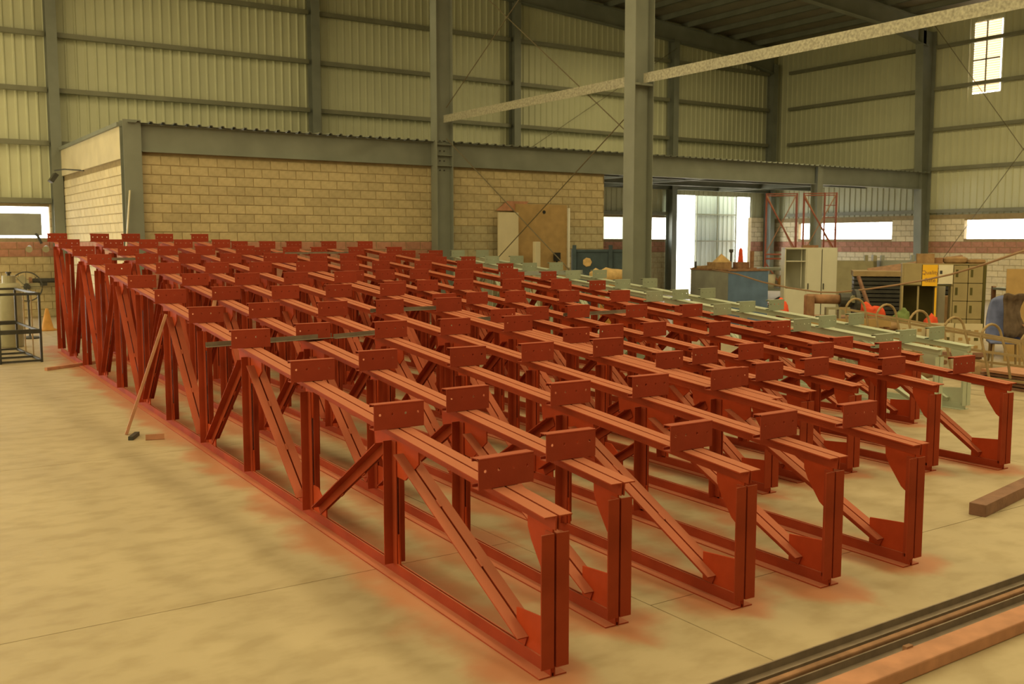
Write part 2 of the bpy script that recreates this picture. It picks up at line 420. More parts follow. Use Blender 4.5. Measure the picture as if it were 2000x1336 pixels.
block_wall('wall_right_plinth', 'y', 16.2, 29.0, XR, -1, 0, .8, 2.95, band('block_pale'),
           holes=((23.2, 27.6, 2.1, 2.73), (10, 20.3, 2.1, 2.75)))

structure(MB().box(32.61, 32.8, -12, 16.2, 0, 2.95).build('wall_right_plinth_near', 'block_pale'))
# grey panel half closing the left window, in front of the glare
o = MB().box(2.2, 4.40, YB - .10, YB - .06, 2.16, 2.74).build('window_blocking_panel', 'bluegrey')
tag(o, 'grey sheet propped inside the bright low window at far left', 'panel')

# office fascia + deck beam of the mezzanine
mz = thing('mezzanine_frame', 'grey steel mezzanine deck beam running above the block office and open bay', 'mezzanine', (5, 21.8, 0))
def ibeam(mb, x0, x1, y, z0, z1, fw=.2, t=.016):
    mb.box(x0, x1, y - fw / 2, y + fw / 2, z0, z0 + t).box(x0, x1, y - fw / 2, y + fw / 2, z1 - t, z1).box(x0, x1, y - .006, y + .006, z0 + t, z1 - t); return mb
for (a, b_) in ((.28, 7.18), (7.64, 21.45), (21.75, 27.25)):
    ibeam(MB(), a, b_, -.02, 3.86, 4.43).build('deck_beam', 'steel', mz)
hsec(MB(), .08, .0, 0, 4.5, .30, .36, 'y').build('corner_column', 'steel', mz)
hsec(MB(), 21.6, .0, 0, 4.5, .28, .26, 'y').build('post', 'steel', mz)
MB().box(-.1, .0, .16, 7.1, 3.72, 4.38).build('side_fascia', 'fascia', mz)
MB().box(-.16, .02, .12, 7.1, 4.38, 4.46).build('side_capping', 'steel', mz)
for y in (2.4, 4.8, 7.0):
    ibeam(MB(), 12.8, 27.3, y, 4.0, 4.40, .16).build('joist', 'steel', mz)
for x in (15.2, 18.0, 24.2):
    MB().box(x - .06, x + .06, .1, 7.1, 3.98, 4.2).build('cross_joist', 'steel', mz)
mb = MB(); n = 0
x = 0.0
prof = []
while x < 27.3:
    prof += [(x, 0), (x + .15, 0), (x + .175, .035), (x + .225, .035), (x + .25, 0)]; x += .25
base = 0; vs = []; fs = []
for i, (u, d) in enumerate(prof):
    vs += [(u, -.22, 4.445 + d), (u, 7.0, 4.445 + d), (u, -.22, 4.437 + d), (u, 7.0, 4.437 + d)]
    if i: a = (i - 1) * 4; b_ = i * 4; fs += [(a, b_, b_ + 1, a + 1), (a + 2, a + 3, b_ + 3, b_ + 2), (a, a + 2, b_ + 2, b_)]
mb.add(vs, fs).build('deck_sheet', 'steel', mz)

# outside the far doorway
structure(MB().box(-30, 90, 29.3, 80, -.25, -.05).build('trim_1', 'ground'))
structure(MB().box(33.4, 90, -12, 29.3, -.25, -.05).build('trim_2', 'ground'))
d = bpy.data.objects.new('door_1', None); COL.objects.link(d); d['kind'] = 'structure'
mb = MB(); ribbed(mb, 'x', 29.3, 31.65, 0.05, 4.4, 30.2, -1); mb.build('door_sheet', 'sheet_out', d)
for z in (.9, 2.0, 3.1, 4.1): MB().box(29.3, 31.65, 30.10, 30.16, z, z + .05).build('door_rail', 'girt', d)
for x in (29.3, 30.5, 31.6): MB().box(x, x + .05, 30.09, 30.15, .05, 4.4).build('door_stile', 'girt', d)
# shed seen through the back window
mb = MB(); ribbed(mb, 'x', 25.5, 29.2, 0, 3.4, 33.5, -1)
o = mb.build('outside_shed_wall', 'sheet_out'); tag(o, 'pale ribbed shed wall outside the window behind the big column', 'wall')

# ---------------------------------------------------------------- roof
mb = MB()
for (xa, xb) in ((-8.3, 12.4), (12.4, 32.8)):
    za, zb = roof_z(xa), roof_z(xb)
    mb.add([(xa, -12.3, za), (xb, -12.3, zb), (xb, 29.2, zb), (xa, 29.2, za), (xa, -12.3, za + .04), (xb, -12.3, zb + .04), (xb, 29.2, zb + .04), (xa, 29.2, za + .04)],
           [(0, 1, 2, 3), (7, 6, 5, 4), (0, 4, 5, 1), (1, 5, 6, 2), (2, 6, 7, 3), (3, 7, 4, 0)])
roof = mb.build('ceiling', 'deck'); structure(roof)
pm = MB().box(-.035, .035, -.5, 29.0, -.2, 0).box(-.035, .04, -.5, 29.0, -.2, -.19).mesh('purlin', 'steel')
x = 13.2
while x < 32.4:
    put('purlin', pm, roof, (x, 0, roof_z(x) - .005)); x += 1.28
for y in (6.8, 14.3, 21.8, 28.75):
    xa, xb = 12.4, 32.2
    def pt(x, dz, dy): return (x, y + dy, roof_z(x) - .21 + dz)
    mb = MB()
    f = .13; dep = lambda x: -.62 - max(0, (x - 29.6)) * .12
    xk = [xa, 29.6, xb]
    for i in range(2):
        p, q = xk[i], xk[i + 1]
        for (t0, t1, w) in ((0, -.016, f), (None, .016, f)):
            zp, zq = (0, 0) if t0 == 0 else (dep(p), dep(q))
            mb.add([pt(p, zp, -w), pt(p, zp, w), pt(q, zq, w), pt(q, zq, -w), pt(p, zp + t1, -w), pt(p, zp + t1, w), pt(q, zq + t1, w), pt(q, zq + t1, -w)],
                   [(0, 1, 2, 3), (7, 6, 5, 4), (0, 4, 5, 1), (1, 5, 6, 2), (2, 6, 7, 3), (3, 7, 4, 0)])
        mb.add([pt(p, 0, -.006), pt(q, 0, -.006), pt(q, dep(q), -.006), pt(p, dep(p), -.006), pt(p, 0, .006), pt(q, 0, .006), pt(q, dep(q), .006), pt(p, dep(p), .006)],
               [(0, 1, 2, 3), (7, 6, 5, 4), (0, 4, 5, 1), (1, 5, 6, 2), (2, 6, 7, 3), (3, 7, 4, 0)])
    mb.build('rafter', 'steel', roof)

# ---------------------------------------------------------------- free-standing columns and galvanised strut
c1 = thing('steel_column', 'grey steel column with bolted splice plates dividing the block office front', 'column', (12.4, 21.62, 0), 0)
hsec(MB(), 0, 0, 0, 10.5, .46, .30, 'x').build('shaft', 'steel', c1)
for z in (3.85, 4.1, 4.36): MB().box(-.215, .215, -.13, -.008, z, z + .014).build('stiffener', 'steel', c1)
bm_ = MB()
for z in (3.75, 3.98, 4.22, 4.46):
    for x in (-.07, .05): MB().tube([(x, -.03, z), (x, -.005, z)], .018, 6).build('bolt', 'dark', c1)
c2 = thing('steel_column', 'tall grey steel column standing alone beyond the green trusses', 'column', (12.4, 14.3, 0), 0)
hsec(MB(), 0, 0, 0.02, 10.5, .46, .30, 'x').build('shaft', 'steel', c2)
MB().box(-.3, .3, -.22, .22, 0, .02).build('base_plate', 'steel', c2)
MB().box(-.22, .22, -.14, -.008, 4.86, 4.9).build('bracket', 'steel', c2)
st = thing('galvanised_strut', 'pale galvanised beam sloping across the view between the steel columns', 'beam', (12.4, 0, 0))
for (a, b_) in ((14.5, 21.45), (5.0, 14.12)):
    MB().sweep([(0, 0), (.004, 0), (.004, .176), (.07, .176), (.07, .18), (0, .18)], (-.05, a, 4.885), (-.05, b_, 4.885), (1, 0, 0), (0, 0, 1)).build('channel', 'galv', st)

# brace rods
def rod(label, p, q, r=.011, group=None, m='rod'):
    o = MB().tube([p, q], r, 6).build('brace_rod', m); tag(o, label, 'rod', group)
rod('thin brace rod crossing the block wall from its left column down to the right', (12.4, 21.4, 4.5), (12.4, 14.5, .25))
rod('thin brace rod crossing the block wall from the big column down to the left', (12.42, 14.5, 4.45), (12.42, 21.4, .25))
rod('thin brace rod rising from the office column towards the roof', (12.4, 21.4, 5.25), (12.4, 14.5, 9.5))
rod('thin brace rod falling from the roof to the big column', (12.42, 21.4, 8.75), (12.42, 14.5, 3.95))
rod('faint brace rod on the rear sheet wall left of the big column', (19.4, 28.613, 4.9), (26.7, 28.613, 9.3), .009)
rod('brace rod on the right wall falling towards the frame edge', (32.1, 21.5, 9.6), (32.1, 14.6, .4))
rod('brace rod on the right wall rising towards the frame edge', (32.12, 21.5, .4), (32.12, 14.6, 9.6))

# ---------------------------------------------------------------- trusses
LG, TH, GAP = .07, .007, .006
H0, SL = .775, .0765
def dangle(mb, p0, p1, n, w=(1, 0, 0), leg=LG, t=TH, gap=GAP):
    """two back-to-back angles from p0 to p1; flanges at the n side, legs hang to -n"""
    p0, p1, n = Vector(p0), Vector(p1), Vector(n)
    for s in (1, -1):
        poly = [(s * gap, 0), (s * (gap + leg), 0), (s * (gap + leg), -t), (s * (gap + t), -t), (s * (gap + t), -leg), (s * gap, -leg)]
        mb.sweep(poly, p0, p1, w, n)
    return mb
def plate(mb, poly, t=.005):
    vs = [(s * t, y, z) for s in (-1, 1) for (y, z) in poly]; n = len(poly)
    mb.add(vs, [tuple(range(n)), tuple(reversed(range(n, 2 * n)))] + [(i, (i + 1) % n, n + (i + 1) % n, n + i) for i in range(n)]); return mb
def cleat_mesh(m):
    w, h, t, fl_, lip = .165, .152, .005, .062, .02
    bm = bmesh.new()
    # front plate with four drilled holes
    holes = [(-.125, .088), (-.045, .088), (.043, .088), (.125, .088)]
    outer = [bm.verts.new((x, 0, z)) for (x, z) in ((-w, 0), (w, 0), (w, h), (-w, h))]
    ed = [bm.edges.new((outer[i], outer[(i + 1) % 4])) for i in range(4)]
    for (hx, hz) in holes:
        vs = [bm.verts.new((hx + .0085 * cos(2 * pi * k / 8), 0, hz + .0085 * sin(2 * pi * k / 8))) for k in range(8)]
        ed += [bm.edges.new((vs[k], vs[(k + 1) % 8])) for k in range(8)]
    bmesh.ops.triangle_fill(bm, use_beauty=True, edges=ed)
    ret = bmesh.ops.extrude_face_region(bm, geom=bm.faces[:])
    for v in [g for g in ret['geom'] if isinstance(g, bmesh.types.BMVert)]: v.co.y += t
    me = bpy.data.meshes.new('purlin_cleat'); bmesh.ops.recalc_face_normals(bm, faces=bm.faces); bm.to_mesh(me); bm.free()
    mb = MB(); mb.v = [tuple(v.co) for v in me.vertices]; mb.f = [tuple(p.vertices) for p in me.polygons]
    bpy.data.meshes.remove(me)
    r = .006
    mb.box(-w, w, t, fl_, h - t, h).box(-w, w, fl_ - t, fl_, h - lip, h - t)
    mb.box(-w, w, t, fl_, 0, t).box(-w, w, fl_ - t, fl_, t, lip)
    # rounded folded edge
    mb.sweep([(0, 0), (-.0015, -.004), (0, -.01), (.006, -.01), (.012, .0012), (.004, .0015)], (-w, 0, h), (w, 0, h), (0, 1, 0), (0, 0, 1))
    return mb.mesh('purlin_cleat', m)
CL = {'red': cleat_mesh('cleat_red'), 'green': cleat_mesh('cleat_green')}
sl1 = [.42, 1.63] + [1.63 + 1.43 * k for k in range(1, 11)]
sl2 = [.42, 1.22] + [1.22 + 1.43 * k for k in range(1, 10)]
KIND = {1: sl1, 2: sl2, 3: sl1[:9]}
TM = {}
def truss_meshes(kind, c):
    """list of (part name, mesh, loc)"""
    if (kind, c) in TM: return TM[(kind, c)]
    cs = KIND[kind]; ln = cs[-1] + .12; nodes = [0.0] + [s + .04 for s in cs[1:]]
    top = lambda y: H0 + SL * y
    mt = 'red' if c == 'red' else 'green'
    out = []
    def P(name, mb): out.append((name, mb.mesh(name, 'red_fresh' if mt == 'red' and name == 'gusset' else mt)))
    nt_ = Vector((0, -SL, 1)).normalized()
    P('top_chord', dangle(MB(), (0, -.04, top(-.04)), (0, ln, top(ln)), nt_))
    P('bottom_chord', dangle(MB(), (0, .0, 0), (0, ln, 0), (0, 0, -1)))
    P('end_post', dangle(MB(), (0, -.018, .05), (0, -.018, top(0) - .092), (0, -1, 0)))
    for i, s in enumerate(nodes[1:]):
        last = i == len(nodes) - 2
        P('vertical', dangle(MB(), (0, s + .05, .06), (0, s + .05, top(s) - .085), (0, 1, 0), leg=.062))
    for i in range(len(nodes) - 1):
        a, b_ = nodes[i], nodes[i + 1]
        if i % 2 == 0: p, q = Vector((0, a + (.20 if i == 0 else .17), .125)), Vector((0, b_ - .10, top(b_) - .14))
        else: p, q = Vector((0, b_ - .13, .125)), Vector((0, a + .17, top(a) - .12))
        u = (q - p).normalized(); n = Vector((0, -u.z, u.y))
        if n.z < 0: n = -n
        mb = dangle(MB(), p, q, n, leg=.062)
        for fr in (.35, .68):                                     # little spacer packs in the gap
            mpt = p.lerp(q, fr); mb.sweep([(-.006, .006), (.006, .006), (.006, -.07), (-.006, -.07)], mpt - u * .03, mpt + u * .03, (1, 0, 0), n)
        P('diagonal', mb)
    P('gusset', plate(MB(), [(.0, .02), (.31, .02), (.31, .235), (0, .265)]))
    t0 = top(0)
    P('gusset', plate(MB(), [(0, t0 - .03), (.215, t0 - .01), (.21, t0 - .11), (.18, t0 - .17), (.09, t0 - .29), (.06, t0 - .31), (0, t0 - .31)]))
    for i, s in enumerate(nodes[1:], 1):
        ts = top(s)
        if i % 2 == 0:     # diagonals meet at the bottom
            P('gusset', plate(MB(), [(s - .26, .02), (s + .28, .02), (s + .28, .14), (s + .12, .25), (s - .10, .25), (s - .26, .14)]))
            P('gusset', plate(MB(), [(s - .04, ts - .06), (s + .11, ts - .05), (s + .10, ts - .17), (s + .06, ts - .27), (s - .02, ts - .27)]))
        else:              # diagonals meet at the top
            P('gusset', plate(MB(), [(s - .30, ts - .07), (s + .32, ts - .03), (s + .30, ts - .15), (s + .12, ts - .30), (s - .12, ts - .30), (s - .30, ts - .17)]))
            P('gusset', plate(MB(), [(s - .04, .02), (s + .11, .02), (s + .11, .13), (s + .05, .25), (s - .02, .25)]))
    TM[(kind, c)] = out
    return out
ORD = ['first', 'second', 'third', 'fourth', 'fifth', 'sixth', 'seventh', 'eighth', 'ninth', 'tenth', 'eleventh']
LBL = {0: 'red primed steel truss at the left edge, nearest the open floor',
       9: 'tenth red primed truss from the left, its near end furthest right of the reds',
       10: 'red primed truss mostly hidden behind the tenth red one, before the dusty one',
       11: 'red truss dusted with pale green overspray, beside the two green trusses',
       12: 'pale green primed truss next to the red ones', 13: 'pale green primed truss furthest right, next to the junk'}
for i, (x, y, a, k, c) in enumerate(TRUSS):
    lab = LBL[i] if i in LBL else f'{ORD[i]} red primed steel truss from the left'
    t = thing('roof_truss', lab, 'truss', (x, y, 0), -R(a), 'pale green trusses' if c == 'green' else 'red primed trusses standing side by side')
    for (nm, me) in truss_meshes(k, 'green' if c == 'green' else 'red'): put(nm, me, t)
    for j, s in enumerate(KIND[k]):
        cc = 'green' if c == 'green' or (c == 'mix' and j < 4) else 'red'
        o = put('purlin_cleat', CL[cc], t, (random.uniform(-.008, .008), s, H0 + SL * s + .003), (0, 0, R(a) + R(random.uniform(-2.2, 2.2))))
        if c == 'mix' and j < 4: o['label'] = 'grey green cleat on a red truss'

# dark strips laid across the trusses
def strip(label, p, q, w=.05, h=.04, m='strip', group='dark steel strips laid across the trusses'):
    p, q = Vector(p), Vector(q); u = (q - p).normalized(); s = u.cross(Vector((0, 0, 1))).normalized()
    t = .004
    o = MB().sweep([(0, 0), (w, 0), (w, t), (t, t), (t, h), (0, h)], p, q, s, (0, 0, 1)).build('steel_strip', m); tag(o, label, 'steel strip', group)
def ctop(i, s, dz=.0):
    x, y, a, k, c = TRUSS[i]
    return (x + sin(R(a)) * s, y + cos(R(a)) * s, H0 + SL * s + .006 + dz)
def off(p, dx=0, dy=0, dz=0): return (p[0] + dx, p[1] + dy, p[2] + dz)
p, q = ctop(0, 4.62), ctop(1, 4.52)
strip('dark strip lying across the first and second trusses from the left', off(p, -.35), off(q, .18, 0, .006))
p, q = ctop(1, 4.50), ctop(2, 4.75)
strip('dark strip bridging the second and third trusses from the left', off(p, .19), off(q, .2))
p, q = ctop(3, 6.05), ctop(4, 6.1)
strip('dark strip lying between the fourth and fifth trusses', off(p, -.18), off(q, .25))
p, q = ctop(5, 4.25), ctop(6, 4.25)
strip('dark strip lying across the sixth and seventh trusses', off(p, -.3), off(q, .2))
p, q = ctop(7, 4.2), ctop(8, 4.45)
strip('dark strip lying across the eighth and ninth trusses', off(p, -.15), off(q, .35))
p, q = ctop(5, 12.8), ctop(8, 12.9)
strip('long dark strip near the far ends of the middle trusses', off(p, -.1), off(q, .25))
p, q = ctop(0, 12.3), ctop(1, 12.2)
strip('dark strip across the far part of the two leftmost trusses', off(p, .1), off(q, .2))
p, q = ctop(10, 8.1), ctop(13, 8.1)
strip('grey strip lying across the dusty red and green trusses', off(p, .1), off(q, .15), .06, .07, 'bluegrey')

# ---------------------------------------------------------------- loose steel on the floor
def lbar(name, label, cat, p, q, w, h, m, group=None):
    p, q = Vector(p), Vector(q); u = (q - p).normalized(); s = u.cross(Vector((0, 0, 1))).normalized(); n = s.cross(u)
    o = MB().sweep([(-w / 2, 0), (w / 2, 0), (w / 2, h), (-w / 2, h)], p, q, s, n).build(name, m, bevel=.003); tag(o, label, cat, group); return o
lbar('flat_bar', 'dusty pink flat bar leaning against the leftmost truss', 'bar', (2.36, 10.72, .0), (2.78, 10.62, 1.24), .06, .03, 'barred')
lbar('flat_bar', 'dusty pink bar leaning inside the second truss from the left', 'bar', (3.22, 11.3, .0), (3.62, 11.6, 1.40), .06, .03, 'barred')
lbar('square_bar', 'thin reddish bar lying on the floor across the far end of the first truss', 'bar', (2.52, 16.8, .0), (3.75, 17.6, .0), .06, .05, 'barred')
lbar('angle_offcut', 'short dark offcut lying by the foot of the leaning bar', 'offcut', (2.31, 10.38, 0), (2.43, 10.62, 0), .05, .04, 'dark')
o = MB().box(-.09, .09, -.03, .03, 0, .006).box(-.09, .09, -.03, -.024, 0, .06).build('angle_offcut', 'barred'); o.location = (2.53, 10.3, 0); o.rotation_euler[2] = R(-15)
tag(o, 'small reddish angle offcut lying alone on the floor left of the trusses', 'offcut')
lbar('timber_beam', 'dark reddish timber lying on the floor at the right edge', 'beam', (6.80, 4.03, 0), (8.9, 4.42, 0), .12, .09, 'wood')
# bundle of long channels at lower right
dv = Vector((5.72 - 3.25, 3.08 - 3.05, 0)).normalized()
def chan(label, x0, y0, x1, w, h, m, grp='long steel sections along the lower right'):
    p = Vector((x0, y0, 0)); L_ = x1 - x0
    mb = MB().box(0, L_, 0, w, 0, .008).box(0, L_, 0, .008, 0, h).box(0, L_, w - .008, w, 0, h)
    o = mb.build('steel_channel', m); o.location = p; o.rotation_euler[2] = R(.6); tag(o, label, 'steel section', grp)
def tubebar(label, x0, y0, x1, w, h, m, grp='long steel sections along the lower right'):
    mb = MB().box(0, x1 - x0, 0, w, 0, h); o = mb.build('square_tube', m, bevel=.008); o.location = (x0, y0, 0); o.rotation_euler[2] = R(.6); tag(o, label, 'steel section', grp)
tubebar('wide dusty red square tube, nearest the lower right corner', 1.6, 2.60, 8.2, .13, .07, 'barred')
chan('dark channel lying just behind the wide red tube', 1.5, 2.75, 8.4, .10, .045, 'strip')
tubebar('narrow brown bar between the dark channels at lower right', 1.4, 2.872, 8.3, .035, .05, 'rust')
chan('furthest dark channel of the lower right bundle', 1.3, 2.93, 8.5, .10, .045, 'strip')
o = MB().box(0, .05, -.012, .012, 0, .03).build('wire_tie', 'rust'); o.location = (4.1, 2.76, .05); tag(o, 'small rusty tab on the long dark channel at lower right', 'tab')

# ---------------------------------------------------------------- left background
fr = thing('steel_work_frame', 'dark welded open steel frame standing at the left edge', 'frame', (2.66, 18.09, 0), R(2))
def bar(mb, p, q, w=.035):
    p, q = Vector(p), Vector(q); u = (q - p).normalized(); a = u.cross(Vector((0, 0, 1)))
    if a.length < .1: a = Vector((1, 0, 0))
    a.normalize(); b_ = a.cross(u)
    mb.sweep([(-w / 2, -w / 2), (w / 2, -w / 2), (w / 2, w / 2), (-w / 2, w / 2)], p, q, a, b_); return mb
A, B, D, Ht = (0, 0), (-.62, .0), 2.2, 1.16
for (x, y) in ((0, 0), (-.62, 0), (0, D), (-.62, D)): bar(MB(), (x, y, 0), (x, y, Ht)).build('leg', 'dark', fr)
for z, w in ((.03, .035), (.52, .07), (Ht - .02, .04)):
    bar(MB(), (-.62, 0, z), (0, 0, z), w).build('rail', 'dark', fr); bar(MB(), (-.62, D, z), (0, D, z), w).build('rail', 'dark', fr)
    bar(MB(), (0, 0, z), (0, D, z), .035).build('rail', 'dark', fr); bar(MB(), (-.62, 0, z), (-.62, D, z), .035).build('rail', 'dark', fr)
for y in (.7, 1.4): bar(MB(), (-.62, y, .03), (0, y, .03)).build('rail', 'dark', fr); bar(MB(), (0, y, .03), (0, y, Ht), .02).build('bar', 'cage', fr)
tk = thing('storage_tank', 'dull grey cylindrical tank standing behind the dark steel frame', 'tank', (2.58, 21.0, 0))
MB().lathe([(.2, 0), (.215, .03), (.215, 1.12), (.19, 1.2), (.07, 1.24)]).build('shell', 'tank', tk, True)
MB().lathe([(.12, 1.21), (.12, 1.36), (.11, 1.36)], n=16).build('collar', 'tank', tk)
MB().lathe([(.03, 1.24), (.03, 1.40), (.05, 1.40), (.05, 1.43)], n=10).build('valve', 'dark', tk)
fn = thing('industrial_fan', 'round wire guarded fan beside the tank near the rear block wall', 'fan', (3.1, 22.6, 0), R(-20))
MB().tube([(0.30 * cos(t * pi / 14), 0, 1.08 + .30 * sin(t * pi / 14)) for t in range(28)], .014, 6, True).build('guard_ring', 'dark', fn)
for k in range(8): MB().tube([(0, -.05, 1.08), (.30 * cos(k * pi / 4), 0, 1.08 + .30 * sin(k * pi / 4))], .005, 5).build('guard_wire', 'dark', fn)
for k in range(3):
    mm = Matrix.Translation((0, .04, 1.08)) @ Matrix.Rotation(k * 2 * pi / 3, 4, 'Y') @ Matrix.Rotation(.4, 4, 'X')
    MB().box(.04, .25, -.005, .005, -.07, .07, mm).build('blade', 'tank', fn)
MB().tube([(0, .02, 1.08), (0, .16, 1.08)], .07, 12).build('motor', 'dark', fn)
MB().tube([(0, .1, .04), (0, .1, 1.06)], .02, 8).build('pole', 'dark', fn)
MB().lathe([(.22, 0), (.22, .03), (.05, .05)], (0, .1, 0)).build('base', 'dark', fn)
# wall mounted machine head and pipes on the rear block wall
wm = thing('wall_light', 'dark twin spotlight hanging on the rear block wall under the left window', 'lamp', (4.25, 28.9, 0))
MB().tube([(0, .05, 2.2), (0.02, -.15, 2.15), (.1, -.18, 1.95)], .035, 8).build('arm', 'dark', wm)
for dx in (-.18, .22): MB().tube([(dx, -.12, 1.86), (dx - .05, -.34, 1.80)], [.05, .085], 12).build('lamp_head', 'tank', wm)
gb = thing('bench_grinder', 'dark small grinder mounted on the rear block wall', 'grinder', (4.35, 28.9, 0))
MB().tube([(-.25, -.12, .98), (.3, -.12, .98)], .06, 12).build('motor', 'dark', gb)
for dx in (-.3, .32): MB().tube([(dx - .03, -.12, .98), (dx + .03, -.12, .98)], .09, 16).build('wheel', 'rust', gb)
MB().box(-.1, .1, -.12, 0, .84, .95).build('bracket', 'dark', gb)
fl_ = thing('floodlight', 'small floodlight on a bent arm on the pale office side wall', 'lamp', (4.88, 27.2, 3.55))
MB().tube([(.06, -1.2, .16), (-.25, -.5, .22), (-.42, -.2, .2)], .018, 6).build('arm', 'dark', fl_)
mm = Matrix.Translation((-.45, -.15, .02)) @ Matrix.Rotation(R(35), 4, 'Y')
MB().box(-.05, .05, -.17, .17, -.12, .12, mm).build('housing', 'dark', fl_)
o = lbar('wall_strip', 'pale thin strip leaning on the office corner column', 'strip', (4.80, 21.55, 1.2), (4.98, 21.55, 3.05), .07, .02, 'cream')
o = MB().box(-.18, .18, -.3, .3, 0, .9).box(-.2, .2, -.32, .32, .9, .95).build('blue_drum_box', 'paleblue', bevel=.02); o.location = (4.15, 21.2, 0); tag(o, 'pale blue box standing behind the far end of the leftmost truss', 'box')
o = MB().lathe([(.2, 0), (.2, .03), (.13, .05), (.03, .5), (.02, .5)]).build('traffic_cone', 'orange', None, True); o.location = (3.75, 24.5, 0); tag(o, 'orange cone on the floor beyond the leftmost truss', 'cone')
ob = thing('orange_crate', 'orange topped crate seen between the left trusses by the office wall', 'crate', (4.7, 21.2, 0))
MB().box(-.2, .25, -.25, .25, 0, .75).build('body', 'navy', ob, bevel=.01); MB().box(-.22, .27, -.27, .27, .75, .98).build('lid', 'orange', ob, bevel=.01)
for k, (x, y, z, r) in enumerate(((4.3, 22.9, .12, .25), (4.55, 20.9, .08, .2), (4.0, 22.2, .06, .2))):
    o = MB().tube([(x + r * cos(t * pi / 8), y + r * sin(t * pi / 8), .04) for t in range(16)], .035, 6, True).build('hose_coil', 'dark')
    tag(o, ['dark hose coil on the floor by the rear wall', 'dark hose coil on the floor under the leftmost trusses', 'smaller dark hose coil beyond the leftmost truss'][k], 'hose')

# ---------------------------------------------------------------- in front of the block office
o = MB().box(14.62, 16.28, 21.66, 21.72, .02, 2.98).build('plywood_sheet', 'ply'); tag(o, 'big brown plywood sheet leaning on the office block wall', 'board')
MB().tube([(15.52, 21.655, 2.78), (15.52, 21.645, 2.78)], .05, 10).build('knot_hole', 'hole', o)
o = MB().box(13.98, 14.60, 21.5, 21.56, .02, 2.75).build('cream_board', 'cream', bevel=.01); tag(o, 'tall cream board standing left of the plywood sheet', 'board')
o = MB().box(14.5, 14.66, 20.6, 20.72, .02, 2.0).build('yellow_post', 'yellow', bevel=.01); o.data.materials[0] = M['cream']; tag(o, 'pale yellow post standing in front of the plywood sheet', 'post')
o = MB().add([(14.05, 21.70, 2.8), (14.85, 21.70, 2.8), (15.05, 21.70, 3.05), (14.4, 21.70, 3.05), (14.05, 21.75, 2.8), (14.85, 21.75, 2.8), (15.05, 21.75, 3.05), (14.4, 21.75, 3.05)],
             [(0, 1, 2, 3), (7, 6, 5, 4), (0, 4, 5, 1), (1, 5, 6, 2), (2, 6, 7, 3), (3, 7, 4, 0)]).build('torn_board', 'barred'); tag(o, 'pinkish torn board edge above the cream board', 'board')
o = MB().box(14.66, 15.5, 20.9, 20.94, .02, 1.98).build('plywood_sheet', 'ply'); tag(o, 'lower plywood board in front of the big plywood sheet', 'board')
o = MB().box(16.3, 16.34, 21.60, 21.66, 1.3, 2.9).build('white_conduit', 'chalkwhite'); tag(o, 'thin white conduit down the right edge of the plywood', 'conduit')
o = MB().box(15.25, 15.40, 20.74, 20.86, 1.5, 1.72).box(15.3, 15.34, 20.78, 20.82, 0, 1.5).build('switch_box', 'hole', bevel=.008); tag(o, 'black switch box on a stand in front of the plywood', 'box')
sk = thing('waste_skip', 'dark blue steel skip standing against the end of the block office', 'skip', (14.95, 18.25, 0), R(-36))
MB().box(-.85, .85, .0, .05, .35, 1.82).build('front_panel', 'navy', sk); MB().box(-.85, -.8, .05, 1.4, .35, 1.82).build('side_panel', 'blue', sk)
MB().box(.8, .85, .05, 1.4, .35, 1.82).build('side_panel', 'navy', sk); MB().box(-.85, .85, 0, 1.4, .2, .35).build('floor_pan', 'navy', sk)
for x in (-.85, .0, .78): MB().box(x, x + .09, -.05, .02, 0, 1.92).build('upright', 'navy', sk)
MB().box(-.85, .85, -.03, .06, 1.76, 1.82).build('rim', 'navy', sk)
o = MB().lathe([(.02, 0), (.06, .004), (.11, .008), (.09, .012)], n=7).build('paper_scrap', 'cloth', sk); o.location = (-.5, -.012, 1.52); o.rotation_euler = (R(90), 0, 0)
cr = thing('timber_crate', 'orange timber crate under a cloth roll before the blue skip', 'crate', (13.75, 16.45, 0), R(-37))
MB().box(-.55, .55, -.35, .35, .1, 1.12).build('case', 'orange', cr)
for x in (-.55, 0, .5): MB().box(x, x + .07, -.38, -.35, .1, 1.12).build('batten', 'orange', cr)
for x in (-.5, .4): MB().box(x, x + .12, -.35, .35, 0, .1).build('skid', 'wood', cr)
rl = []
random.seed(3)
mb = MB()
mb.tube([(-.52 + .116 * k, .04 * random.uniform(-1, 1), .15 + .02 * random.uniform(-1, 1)) for k in range(10)], [.06] + [.15 + random.uniform(-.03, .02) for _ in range(8)] + [.07], 12)
o = mb.build('cloth_roll', 'cloth', None, True); o.location = (13.55, 16.35, 1.14); o.rotation_euler[2] = R(-37); tag(o, 'crumpled tan cloth roll lying on the orange crate', 'cloth')

# ---------------------------------------------------------------- right-hand clutter
bb = thing('machine_cabinet', 'large grey and blue steel cabinet box with parts lying on top', 'cabinet', (16.92, 16.31, 0), R(-12))
MB().box(.0, 1.1, 0, .01, .06, 1.32).build('blue_side', 'blue', bb); MB().box(-.0, .01, .01, 1.62, .06, 1.32).build('grey_side', 'bluegrey', bb)
MB().box(.01, 1.1, .01, 1.62, .06, 1.31).build('carcass', 'bluegrey', bb); MB().box(-.02, 1.12, -.02, 1.64, 1.32, 1.36).build('top_plate', 'rust', bb); MB().box(.05, 1.05, .05, 1.55, 0, .06).build('plinth', 'dark', bb)
def on_top(name, label, dx, dy, build, m, cat):
    rz = R(-12); x = 16.92 + dx * cos(rz) - dy * sin(rz); y = 16.31 + dx * sin(rz) + dy * cos(rz)
    o = build(MB()).build(name, m); o.location = (x, y, 1.36); o.rotation_euler[2] = rz; tag(o, label, cat)
